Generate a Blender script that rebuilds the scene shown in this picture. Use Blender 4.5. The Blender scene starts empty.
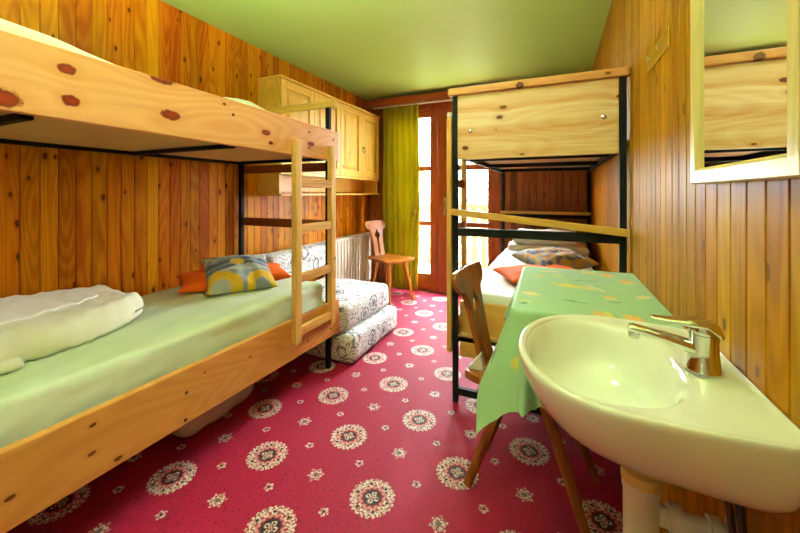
import bpy, bmesh, math, random
from mathutils import Vector, Matrix, noise as MN

random.seed(4)
SC = bpy.context.scene
COL = SC.collection
V = Vector
PI = math.pi

# ----------------------------------------------------------------- camera
F_PX, HORIZON = 350.0, 193.0
CAM_Z = 1.187
YAW = math.atan(157.0 / F_PX)
cam = bpy.data.cameras.new('camera')
cam.sensor_fit = 'HORIZONTAL'
cam.sensor_width = 36.0
cam.lens = 36.0 * F_PX / 800.0
cam.shift_y = -(266.5 - HORIZON) / 800.0
cam.clip_start = 0.02
cam.clip_end = 200
co = bpy.data.objects.new('camera', cam)
COL.objects.link(co)
co.location = (0, 0, CAM_Z)
co.rotation_euler = (PI / 2, 0, YAW)
SC.camera = co

# room limits
XL, XR, YB, YF, ZC = -2.24, 0.312, 3.98, -1.45, 2.38

# ----------------------------------------------------------------- objects
ORG = {}


def thing(name, label, cat, loc=(0, 0, 0), rotz=0.0, group=None, local=False):
    o = bpy.data.objects.new(name, None)
    COL.objects.link(o)
    o.empty_display_size = 0.1
    o.location = loc
    o.rotation_euler = (0, 0, rotz)
    tag(o, label, cat, group)
    ORG[o] = V((0, 0, 0)) if local else V(loc)
    return o


def tag(o, label, cat, group=None):
    o['label'] = label
    o['category'] = cat
    if group:
        o['group'] = group
    return o


def obj(name, bm, mat, parent=None, smooth=None, base=None, sub=0, label=None):
    """link a bmesh (in world coordinates, or in the thing's own) as ONE mesh object"""
    bmesh.ops.recalc_face_normals(bm, faces=bm.faces[:])
    if base is not None:
        off = V(base)
    elif parent is not None:
        off = ORG[parent]
    else:
        off = V((0, 0, 0))
    if off.length > 0:
        bmesh.ops.translate(bm, verts=bm.verts[:], vec=-off)
    me = bpy.data.meshes.new(name)
    bm.to_mesh(me)
    bm.free()
    mats = mat if isinstance(mat, (list, tuple)) else [mat]
    for m in mats:
        me.materials.append(m)
    o = bpy.data.objects.new(name, me)
    COL.objects.link(o)
    if smooth is not None:
        for p in me.polygons:
            p.use_smooth = True
        if smooth < 180:
            me.set_sharp_from_angle(angle=math.radians(smooth))
    if parent is not None:
        o.parent = parent
    if base is not None:
        o.location = off
    ORG[o] = off
    if sub:
        md = o.modifiers.new('sub', 'SUBSURF')
        md.levels = md.render_levels = sub
    if label:
        o['label'] = label
    return o


def struct(o):
    o['kind'] = 'structure'
    return o


def box(x0, x1, y0, y1, z0, z1, bev=0.0, bm=None, seg=2):
    b = bmesh.new()
    bmesh.ops.create_cube(b, size=1)
    for v in b.verts:
        v.co = V(((x0 + x1) / 2 + v.co.x * (x1 - x0), (y0 + y1) / 2 + v.co.y * (y1 - y0), (z0 + z1) / 2 + v.co.z * (z1 - z0)))
    if bev > 0:
        bmesh.ops.bevel(b, geom=b.edges[:], offset=bev, segments=seg, affect='EDGES', profile=0.5)
    return merge(bm, b) if bm else b


def merge(bm, b):
    me = bpy.data.meshes.new('tmp')
    b.to_mesh(me)
    b.free()
    bm.from_mesh(me)
    bpy.data.meshes.remove(me)
    return bm


def bar(p, q, w, h, bev=0.0, bm=None, up=(0, 0, 1)):
    """a square bar between two points, w across, h along 'up'"""
    p, q = V(p), V(q)
    d = (q - p)
    L = d.length
    d.normalize()
    u = V(up)
    if abs(d.dot(u)) > 0.98:
        u = V((0, 1, 0))
    s = d.cross(u).normalized()
    u = s.cross(d).normalized()
    b = box(-w / 2, w / 2, -h / 2, h / 2, 0, L, bev)
    M = Matrix((s, u, d)).transposed().to_4x4()
    M.translation = p
    bmesh.ops.transform(b, matrix=M, verts=b.verts[:])
    return merge(bm, b) if bm else b


def prism(pts, a0, a1, axis, bev=0.0, bm=None):
    """polygon pts (2D) extruded along axis from a0 to a1; axis 0: pts=(y,z) 1: (x,z) 2: (x,y)"""
    b = bmesh.new()

    def P(p, a):
        return (a, p[0], p[1]) if axis == 0 else ((p[0], a, p[1]) if axis == 1 else (p[0], p[1], a))
    lo = [b.verts.new(P(p, a0)) for p in pts]
    hi = [b.verts.new(P(p, a1)) for p in pts]
    b.faces.new(lo)
    b.faces.new(hi[::-1])
    n = len(pts)
    for i in range(n):
        b.faces.new((lo[i], hi[i], hi[(i + 1) % n], lo[(i + 1) % n]))
    if bev > 0:
        bmesh.ops.recalc_face_normals(b, faces=b.faces[:])
        bmesh.ops.bevel(b, geom=b.edges[:], offset=bev, segments=2, affect='EDGES', profile=0.5)
    return merge(bm, b) if bm else b


def tube(path, radii, n=16, bm=None, cap=True, flat=None):
    """sweep an ellipse along path; radii: number or list of numbers / (side, up) pairs"""
    b = bmesh.new()
    path = [V(p) for p in path]
    m = len(path)
    if not isinstance(radii, (list, tuple)):
        radii = [radii] * m
    rings = []
    ref = None
    for i in range(m):
        d = (path[min(i + 1, m - 1)] - path[max(i - 1, 0)]).normalized()
        if ref is None:
            up = V(flat) if flat else (V((0, 0, 1)) if abs(d.z) < 0.9 else V((0, 1, 0)))
        else:
            up = ref
        s = d.cross(up).normalized()
        u = s.cross(d).normalized()
        ref = u
        r = radii[i]
        rs, ru = r if isinstance(r, (list, tuple)) else (r, r)
        rings.append([b.verts.new(path[i] + s * rs * math.cos(2 * PI * k / n) + u * ru * math.sin(2 * PI * k / n)) for k in range(n)])
    for i in range(m - 1):
        for k in range(n):
            b.faces.new((rings[i][k], rings[i][(k + 1) % n], rings[i + 1][(k + 1) % n], rings[i + 1][k]))
    if cap:
        b.faces.new(rings[0][::-1])
        b.faces.new(rings[-1])
    return merge(bm, b) if bm else b


def lathe(prof, c=(0, 0, 0), n=32, bm=None, axis=2):
    """prof: list of (radius, height)"""
    b = bmesh.new()
    rings = []
    for r, h in prof:
        ring = []
        for k in range(n):
            a = 2 * PI * k / n
            q = (r * math.cos(a), r * math.sin(a), h)
            if axis == 0:
                q = (h, q[0], q[1])
            elif axis == 1:
                q = (q[0], h, q[1])
            ring.append(b.verts.new(V(c) + V(q)))
        rings.append(ring)
    for i in range(len(rings) - 1):
        for k in range(n):
            b.faces.new((rings[i][k], rings[i][(k + 1) % n], rings[i + 1][(k + 1) % n], rings[i + 1][k]))
    if prof[0][0] > 1e-5:
        b.faces.new(rings[0][::-1])
    if prof[-1][0] > 1e-5:
        b.faces.new(rings[-1])
    bmesh.ops.remove_doubles(b, verts=b.verts[:], dist=1e-6)
    return merge(bm, b) if bm else b


def nz(p, s, seed=0.0):
    return MN.noise(V(p) * s + V((seed, seed * 1.7, -seed)))


def color_attr(o, fn):
    """per-corner printed pattern: fn(vertex co) -> linear rgb"""
    me = o.data
    ca = me.color_attributes.new('print', 'FLOAT_COLOR', 'POINT')
    for i, v in enumerate(me.vertices):
        c = fn(v.co, i)
        ca.data[i].color = (c[0], c[1], c[2], 1)


def cushion(w, l, t, n=28, seed=0.0, wr=0.012, pw=0.5, corner=0.10):
    """a stuffed pillow w x l x t about the origin, z up; returns bmesh and (u,v) per vertex"""
    b = bmesh.new()
    uv = []
    top, bot = {}, {}
    for i in range(n + 1):
        for j in range(n + 1):
            u, v = -1 + 2 * i / n, -1 + 2 * j / n
            pin = 1 - corner * (abs(u) ** 3) * (1 - abs(v) ** 2) * 0.9
            pin2 = 1 - corner * (abs(v) ** 3) * (1 - abs(u) ** 2) * 0.9
            x, y = u * w / 2 * pin, v * l / 2 * pin2
            h = max(0.0, (1 - abs(u) ** 3.2)) ** pw * max(0.0, (1 - abs(v) ** 3.2)) ** pw
            k = wr * (0.35 + h)
            dz = k * nz((x, y, 0), 9, seed) + 0.5 * k * nz((x, y, 0.4), 22, seed)
            edge = i in (0, n) or j in (0, n)
            tv = b.verts.new((x, y, t / 2 * h + dz))
            top[i, j] = tv
            uv.append((u, v))
            if edge:
                bot[i, j] = tv
            else:
                bot[i, j] = b.verts.new((x, y, -t / 2 * h * 0.85 + dz * 0.5))
                uv.append((u, v))
    for i in range(n):
        for j in range(n):
            b.faces.new((top[i, j], top[i + 1, j], top[i + 1, j + 1], top[i, j + 1]))
            b.faces.new((bot[i, j], bot[i, j + 1], bot[i + 1, j + 1], bot[i + 1, j]))
    return b, uv


def soft_box(x0, x1, y0, y1, z0, z1, r=0.03, res=0.04, amp=0.004, sc=7.0, seed=0.0, bm=None, fn=None):
    """a rounded, slightly lumpy upholstered block"""
    nx = max(2, int((x1 - x0) / res))
    ny = max(2, int((y1 - y0) / res))
    nzv = max(2, int((z1 - z0) / res))
    b = bmesh.new()
    ids = {}
    c = V(((x0 + x1) / 2, (y0 + y1) / 2, (z0 + z1) / 2))
    hx, hy, hz = (x1 - x0) / 2, (y1 - y0) / 2, (z1 - z0) / 2

    def vert(i, j, k):
        key = (i, j, k)
        if key not in ids:
            q = V((-hx + 2 * hx * i / nx, -hy + 2 * hy * j / ny, -hz + 2 * hz * k / nzv))
            core = V((max(-hx + r, min(hx - r, q.x)), max(-hy + r, min(hy - r, q.y)), max(-hz + r, min(hz - r, q.z))))
            d = q - core
            if d.length > 1e-7:
                m = max(abs(d.x), abs(d.y), abs(d.z))
                q = core + d.normalized() * m
            p = c + q
            nrm = d.normalized() if d.length > 1e-7 else V((0, 0, 1))
            p = p + nrm * (amp * nz(p, sc, seed))
            if fn:
                p = fn(p, nrm)
            ids[key] = b.verts.new(p)
        return ids[key]
    for i in range(nx):
        for j in range(ny):
            for k in (0, nzv):
                b.faces.new((vert(i, j, k), vert(i + 1, j, k), vert(i + 1, j + 1, k), vert(i, j + 1, k)))
    for i in range(nx):
        for k in range(nzv):
            for j in (0, ny):
                b.faces.new((vert(i, j, k), vert(i + 1, j, k), vert(i + 1, j, k + 1), vert(i, j, k + 1)))
    for j in range(ny):
        for k in range(nzv):
            for i in (0, nx):
                b.faces.new((vert(i, j, k), vert(i, j + 1, k), vert(i, j + 1, k + 1), vert(i, j, k + 1)))
    return merge(bm, b) if bm else b


# ----------------------------------------------------------------- materials
class NT:
    def __init__(self, name):
        self.m = bpy.data.materials.new(name)
        self.m.use_nodes = True
        self.t = self.m.node_tree
        self.t.nodes.clear()
        self.out = self.n('ShaderNodeOutputMaterial')

    def n(self, typ, **kw):
        nd = self.t.nodes.new(typ)
        for k, v in kw.items():
            setattr(nd, k, v)
        return nd

    def put(self, sock, v):
        if isinstance(v, bpy.types.NodeSocket):
            self.t.links.new(v, sock)
        elif isinstance(v, (tuple, list)) and len(v) == 3 and sock.type == 'RGBA':
            sock.default_value = (*v, 1)
        else:
            sock.default_value = v

    def math(self, op, a, b=None, c=None, clamp=False):
        nd = self.n('ShaderNodeMath', operation=op, use_clamp=clamp)
        for i, q in enumerate((a, b, c)):
            if q is not None:
                self.put(nd.inputs[i], q)
        return nd.outputs[0]

    def vmath(self, op, a, b=None):
        nd = self.n('ShaderNodeVectorMath', operation=op)
        self.put(nd.inputs[0], a)
        if b is not None:
            self.put(nd.inputs[1], b)
        return nd.outputs[0] if op not in ('LENGTH', 'DISTANCE', 'DOT_PRODUCT') else nd.outputs['Value']

    def comb(self, x, y, z):
        nd = self.n('ShaderNodeCombineXYZ')
        for i, q in enumerate((x, y, z)):
            self.put(nd.inputs[i], q)
        return nd.outputs[0]

    def sep(self, v):
        nd = self.n('ShaderNodeSeparateXYZ')
        self.put(nd.inputs[0], v)
        return nd.outputs

    def noise(self, vec, scale=1.0, detail=2.0, rough=0.5, dist=0.0, dim='3D'):
        nd = self.n('ShaderNodeTexNoise', noise_dimensions=dim)
        self.put(nd.inputs['Vector'], vec)
        self.put(nd.inputs['Scale'], scale)
        self.put(nd.inputs['Detail'], detail)
        self.put(nd.inputs['Roughness'], rough)
        self.put(nd.inputs['Distortion'], dist)
        return nd.outputs['Fac']

    def vor(self, vec, scale=1.0, dim='2D', rnd=1.0, feature='F1'):
        nd = self.n('ShaderNodeTexVoronoi', voronoi_dimensions=dim, feature=feature)
        self.put(nd.inputs['Vector'], vec)
        self.put(nd.inputs['Scale'], scale)
        self.put(nd.inputs['Randomness'], rnd)
        return nd.outputs

    def mix(self, f, a, b, mode='MIX'):
        nd = self.n('ShaderNodeMix', data_type='RGBA', blend_type=mode)
        self.put(nd.inputs[0], f)
        self.put(nd.inputs[6], a)
        self.put(nd.inputs[7], b)
        return nd.outputs[2]

    def ramp(self, f, stops, interp='LINEAR'):
        nd = self.n('ShaderNodeValToRGB')
        cr = nd.color_ramp
        cr.interpolation = interp
        while len(cr.elements) < len(stops):
            cr.elements.new(0.5)
        for e, (p, c) in zip(cr.elements, stops):
            e.position = p
            e.color = (*c, 1) if len(c) == 3 else c
        self.put(nd.inputs[0], f)
        return nd.outputs[0]

    def step(self, x, lo, hi):
        nd = self.n('ShaderNodeMapRange', interpolation_type='SMOOTHSTEP')
        self.put(nd.inputs[0], x)
        nd.inputs[1].default_value = lo
        nd.inputs[2].default_value = hi
        nd.inputs[3].default_value = 0
        nd.inputs[4].default_value = 1
        return nd.outputs[0]

    def coord(self, kind='Object'):
        return self.n('ShaderNodeTexCoord').outputs[kind]

    def bsdf(self, color, rough=0.5, bump=None, bstr=0.2, bdist=0.01, **kw):
        p = self.n('ShaderNodeBsdfPrincipled')
        self.put(p.inputs['Base Color'], color)
        self.put(p.inputs['Roughness'], rough)
        for k, v in kw.items():
            self.put(p.inputs[k.replace('_', ' ')], v)
        if bump is not None:
            b = self.n('ShaderNodeBump')
            b.inputs['Strength'].default_value = bstr
            b.inputs['Distance'].default_value = bdist
            self.put(b.inputs['Height'], bump)
            self.t.links.new(b.outputs[0], p.inputs['Normal'])
        self.t.links.new(p.outputs[0], self.out.inputs[0])
        return self.m


def plain(name, color, rough=0.5, var=0.08, scale=12, **kw):
    t = NT(name)
    n = t.noise(t.coord(), scale, 3)
    c = t.mix(n, tuple(x * (1 - var) for x in color), tuple(min(1, x * (1 + var)) for x in color))
    return t.bsdf(c, rough, n, 0.05, **kw)


def wood(name, dark, light, along=0, across=2, rough=0.35, knots=(), auto=0.0, plank=None, tone=0.0, rings=0.35, broad=6.0, stretch=0.10,
         knotcol=(0.10, 0.022, 0.006), seed=0.0, spec=0.28, hue=0.0, flame=3.2, contrast=0.0):
    """pine: grain runs along one axis; knots are (along, across, r_along, r_across); plank = (axis, width)"""
    t = NT(name)
    ob = t.coord()
    ax = t.sep(ob)
    third = 3 - along - across
    A, C, D = ax[along], ax[across], ax[third]
    tonev = None
    if plank:
        idn = t.math('FLOOR', t.math('DIVIDE', t.math('ADD', ax[plank[0]], 0.0), plank[1]))
        wn = t.n('ShaderNodeTexWhiteNoise', noise_dimensions='1D')
        t.put(wn.inputs['W'], t.math('ADD', idn, 17.3 + seed))
        tonev = wn.outputs['Value']
        rgb = t.sep(wn.outputs['Color'])
        A2 = t.math('ADD', A, t.math('MULTIPLY', tonev, 37.0))
        C2 = t.math('ADD', C, t.math('MULTIPLY', rgb[1], 11.0))
    else:
        A2 = t.math('ADD', A, seed)
        C2 = t.math('ADD', C, seed * 0.7)
    # explicit knots bend the grain
    kd = None
    for (ka, kc, ra, rc) in knots:
        dv = t.comb(t.math('DIVIDE', t.math('SUBTRACT', A, ka), ra), t.math('DIVIDE', t.math('SUBTRACT', C, kc), rc), 0.0)
        d = t.vmath('LENGTH', dv)
        kd = d if kd is None else t.math('MINIMUM', kd, d)
    if kd is not None:
        bend = t.math('MULTIPLY', t.math('POWER', 2.7, t.math('MULTIPLY', kd, -0.55)), 0.05)
        C2 = t.math('ADD', C2, bend)
    v = t.comb(t.math('MULTIPLY', A2, stretch * broad), t.math('MULTIPLY', C2, broad), t.math('MULTIPLY', D, broad))
    n1 = t.noise(v, 1.0, 3, 0.55, 0.5)
    vf = t.comb(t.math('MULTIPLY', A2, 5.0), t.math('MULTIPLY', C2, 170.0), t.math('MULTIPLY', D, 170.0))
    n2 = t.noise(vf, 1.0, 2, 0.6)
    vr = t.comb(t.math('MULTIPLY', A2, 0.9), t.math('MULTIPLY', C2, flame * 2), t.math('MULTIPLY', D, flame))
    n3 = t.noise(vr, 1.0, 1, 0.4, 0.2)
    rg = t.math('MULTIPLY_ADD', t.math('SINE', t.math('MULTIPLY', n3, 95.0)), 0.5, 0.5)
    f = t.math('ADD', t.math('MULTIPLY', n1, 1.0), t.math('MULTIPLY', t.math('SUBTRACT', n2, 0.5), 0.28))
    f = t.math('ADD', f, t.math('MULTIPLY', t.math('SUBTRACT', rg, 0.5), rings))
    if tonev is not None and tone:
        f = t.math('ADD', f, t.math('MULTIPLY', t.math('SUBTRACT', rgb[0], 0.5), tone))
    mid = tuple((a * 0.45 + b * 0.55) for a, b in zip(dark, light))
    col = t.ramp(f, [(0.12 + contrast, dark), (0.5, mid), (0.85 - contrast, light)])
    if hue and tonev is not None:
        h = t.n('ShaderNodeHueSaturation')
        t.put(h.inputs['Hue'], t.math('MULTIPLY_ADD', rgb[2], hue, 0.5 - hue / 2))
        t.put(h.inputs['Color'], col)
        col = h.outputs[0]
    if auto:
        cell = 13.0
        vv = t.comb(t.math('MULTIPLY', A2, cell * 0.5), t.math('MULTIPLY', C2, cell), 0.0)
        vo = t.vor(vv, 1.0, '2D', 0.8)
        rc = t.sep(vo['Color'])
        rad = t.math('MULTIPLY_ADD', rc[1], 0.08, 0.06)
        dd = t.math('DIVIDE', vo['Distance'], rad)
        keep = t.math('GREATER_THAN', rc[0], 1 - auto)
        dd = t.math('ADD', dd, t.math('MULTIPLY', t.math('SUBTRACT', 1.0, keep), 9.0))
        kd = dd if kd is None else t.math('MINIMUM', kd, dd)
    if kd is not None:
        kn = t.math('ADD', kd, t.math('MULTIPLY', t.math('SUBTRACT', t.noise(ob, 90, 2), 0.5), 0.5))
        halo = t.math('SUBTRACT', 1.0, t.step(kn, 0.9, 2.6))
        col = t.mix(t.math('MULTIPLY', halo, 0.45), col, dark)
        core = t.math('SUBTRACT', 1.0, t.step(kn, 0.75, 1.05))
        kc = t.mix(t.step(kn, 0.1, 0.9), tuple(x * 1.7 for x in knotcol), knotcol)
        col = t.mix(core, col, kc)
    return t.bsdf(col, rough, t.math('ADD', n2, t.math('MULTIPLY', n1, 0.4)), 0.06, 0.004, Specular_IOR_Level=spec)


def cloth(name, color, rough=0.85, weave=900, var=0.06, sheen=0.2, attr=False, trans=0.0):
    t = NT(name)
    n = t.noise(t.coord(), 14, 3)
    fine = t.noise(t.coord(), weave, 1)
    if attr:
        a = t.n('ShaderNodeVertexColor', layer_name='print')
        c = t.mix(n, a.outputs[0], a.outputs[0])
        c = t.mix(t.math('MULTIPLY', t.math('SUBTRACT', fine, 0.3), 0.25, clamp=True), a.outputs[0], (0.02, 0.02, 0.02))
    else:
        c = t.mix(n, tuple(x * (1 - var) for x in color), tuple(min(1, x * (1 + var)) for x in color))
    return t.bsdf(c, rough, fine, 0.12, 0.001, Sheen_Weight=sheen, Specular_IOR_Level=0.25)


M = {}
M['wall_pine'] = wood('wall_pine', (0.31, 0.068, 0.001), (0.62, 0.225, 0.004), spec=0.14, along=2, across=1, plank=(1, 0.068), tone=0.55, rings=0.26, auto=0.30, broad=14, rough=0.33, hue=0.02, knotcol=(0.07, 0.014, 0.004))
M['wall_pine_right'] = wood('wall_pine_right', (0.25, 0.086, 0.001), (0.51, 0.22, 0.003), along=2, across=1, plank=(1, 0.064), tone=0.40, rings=0.24, auto=0.24, broad=14, rough=0.36, spec=0.06, seed=5.0, hue=0.015, knotcol=(0.09, 0.03, 0.006))
M['wall_pine_dark'] = wood('wall_pine_dark', (0.13, 0.028, 0.006), (0.33, 0.10, 0.02), along=2, across=0, plank=(0, 0.066), tone=0.5, rings=0.2, auto=0.12, broad=14, rough=0.33, seed=9.0)
M['mahogany'] = wood('mahogany', (0.16, 0.022, 0.005), (0.36, 0.07, 0.012), along=2, across=0, rough=0.3, rings=0.2, broad=10)
M['mahogany_h'] = wood('mahogany_h', (0.16, 0.024, 0.006), (0.34, 0.07, 0.014), along=0, across=2, rough=0.3, rings=0.2, broad=10)
K1 = [(0.577, 1.578, .026, .017), (0.587, 1.48, .026, .019), (0.868, 1.632, .05, .019), (0.903, 1.499, .042, .021), (1.405, 1.508, .032, .016), (1.44, 1.457, .018, .010), (1.777, 1.495, .034, .015), (0.425, 1.452, .055, .03), (1.15, 1.60, .010, .006)]
K1 = [(a * .9716 - 1.0, 1.187 + (b - 1.187) * .9716, c, d) for a, b, c, d in K1]
M['board_upper'] = wood('board_upper', (0.68, 0.28, 0.10), (0.86, 0.48, 0.235), along=1, across=2, knots=K1, rings=0.20, broad=5, rough=0.32, flame=2.2, knotcol=(0.14, 0.014, 0.004))
K2 = [(0.645, 0.414, .016, .009), (0.642, 0.321, .018, .010), (0.718, 0.252, .022, .011), (0.451, 0.325, .02, .010), (1.30, 0.36, .012, .007), (1.05, 0.40, .008, .005), (1.75, 0.27, .012, .008)]
K2 = [(a * .9716 - 1.0, 1.187 + (b - 1.187) * .9716, c * .7, d * .7) for a, b, c, d in K2]
M['board_lower'] = wood('board_lower', (0.52, 0.21, 0.045), (0.72, 0.36, 0.09), along=1, across=2, knots=K2, rings=0.22, broad=5, rough=0.3, seed=2.0, flame=2.2)
K3 = [(x_ + .11, z_, a_, b_) for x_, z_, a_, b_ in [(-0.263, 1.646, .022, .011), (-0.281, 1.594, .020, .011), (-0.468, 1.438, .018, .013), (0.267, 1.645, .012, .008), (-0.167, 1.391, .012, .005), (-0.30, 1.53, .006, .004)]]
M['board_end'] = wood('board_end', (0.66, 0.28, 0.07), (0.94, 0.78, 0.52), along=0, across=2, knots=K3, rings=0.08, contrast=0.16, broad=15, rough=0.28, seed=3.0, stretch=0.022, flame=2.2)
M['rail_top'] = wood('rail_top', (0.55, 0.21, 0.06), (0.78, 0.42, 0.16), along=0, across=2, knots=[(-0.067, 1.748, .022, .02), (0.33, 1.755, .012, .008)], rings=0.2, broad=8, rough=0.3)
M['pine_z'] = wood('pine_z', (0.58, 0.29, 0.06), (0.80, 0.50, 0.15), along=2, across=1, auto=0.05, rings=0.25, broad=16, rough=0.33)
M['pine_y'] = wood('pine_y', (0.55, 0.25, 0.05), (0.78, 0.46, 0.14), along=1, across=2, auto=0.05, rings=0.25, broad=16, rough=0.33)
M['pine_x'] = wood('pine_x', (0.60, 0.30, 0.06), (0.80, 0.50, 0.14), along=0, across=2, auto=0.04, rings=0.25, broad=12, rough=0.33)
M['cab_z'] = wood('cab_z', (0.68, 0.36, 0.04), (0.86, 0.56, 0.11), along=2, across=1, rings=0.25, broad=14, rough=0.33, auto=0.03)
M['cab_y'] = wood('cab_y', (0.68, 0.36, 0.04), (0.86, 0.56, 0.11), along=1, across=2, rings=0.25, broad=14, rough=0.33)
M['chair_wood'] = wood('chair_wood', (0.17, 0.04, 0.008), (0.34, 0.10, 0.02), along=2, across=1, rings=0.3, broad=12, rough=0.25)
M['chair_wood_far'] = wood('chair_wood_far', (0.30, 0.080, 0.008), (0.50, 0.175, 0.02), along=2, across=1, rings=0.3, broad=12, rough=0.25)
M['plywood'] = wood('plywood', (0.55, 0.36, 0.15), (0.72, 0.52, 0.26), along=1, across=0, rings=0.15, broad=3, rough=0.55)
M['railwood'] = wood('railwood', (0.17, 0.035, 0.01), (0.30, 0.08, 0.02), along=0, across=2, rings=0.15, broad=8, rough=0.4)
M['steel'] = plain('steel', (0.010, 0.0095, 0.011), 0.55, 0.2, Specular_IOR_Level=0.1)
M['white_paint'] = plain('white_paint', (0.85, 0.80, 0.66), 0.35, 0.02)
M['frame_cream'] = wood('frame_cream', (0.66, 0.50, 0.22), (0.80, 0.66, 0.36), along=2, across=1, rings=0.3, broad=12, rough=0.3)
M['frame_cream_h'] = wood('frame_cream_h', (0.62, 0.44, 0.16), (0.78, 0.60, 0.28), along=1, across=2, rings=0.35, broad=12, rough=0.3)
M['ceramic'] = plain('ceramic', (0.84, 0.85, 0.85), 0.07, 0.004, Coat_Weight=0.5)
M['chrome'] = plain('chrome', (0.72, 0.72, 0.70), 0.09, 0.02, Metallic=1.0)
M['brass'] = plain('brass', (0.55, 0.42, 0.20), 0.25, 0.05, Metallic=1.0)
M['iron'] = plain('iron', (0.10, 0.075, 0.05), 0.35, 0.1, Metallic=0.9)
M['black'] = plain('black', (0.01, 0.01, 0.01), 0.5)
M['red_mark'] = plain('red_mark', (0.6, 0.02, 0.02), 0.4)
M['plastic'] = plain('plastic', (0.74, 0.74, 0.72), 0.28, 0.02)
M['plastic_yellow'] = plain('plastic_yellow', (0.66, 0.48, 0.16), 0.35, 0.05)
_t = NT('mirror')
M['plaster'] = plain('plaster', (0.80, 0.80, 0.78), 0.7, 0.02)
M['mirror'] = _t.bsdf((0.92, 0.93, 0.90), 0.002, Metallic=1.0)
M['sheet_green'] = cloth('sheet_green', (0.66, 0.78, 0.60), sheen=0.05)
M['sheet_white'] = cloth('sheet_white', (0.82, 0.86, 0.84))
M['duvet'] = cloth('duvet', (0.84, 0.84, 0.72))
M['duvet_white'] = cloth('duvet_white', (0.80, 0.82, 0.82))
M['seam'] = cloth('seam', (0.86, 0.86, 0.78))
M['orange'] = cloth('orange', (0.82, 0.12, 0.004), sheen=0.03)
M['print'] = cloth('print', (1, 1, 1), attr=True)
M['table_print'] = cloth('table_print', (1, 1, 1), attr=True, rough=0.6, sheen=0.1)
M['paper'] = plain('paper', (0.85, 0.85, 0.85), 0.7, 0.01)


def mat_ceiling():
    t = NT('green_ceiling')
    n = t.noise(t.coord(), 1.6, 4, 0.55)
    g = t.noise(t.coord(), 140, 3, 0.6)
    c = t.mix(n, (0.40, 0.62, 0.15), (0.46, 0.68, 0.19))
    return t.bsdf(c, 0.5, g, 0.15, 0.004, Specular_IOR_Level=0.4)


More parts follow.
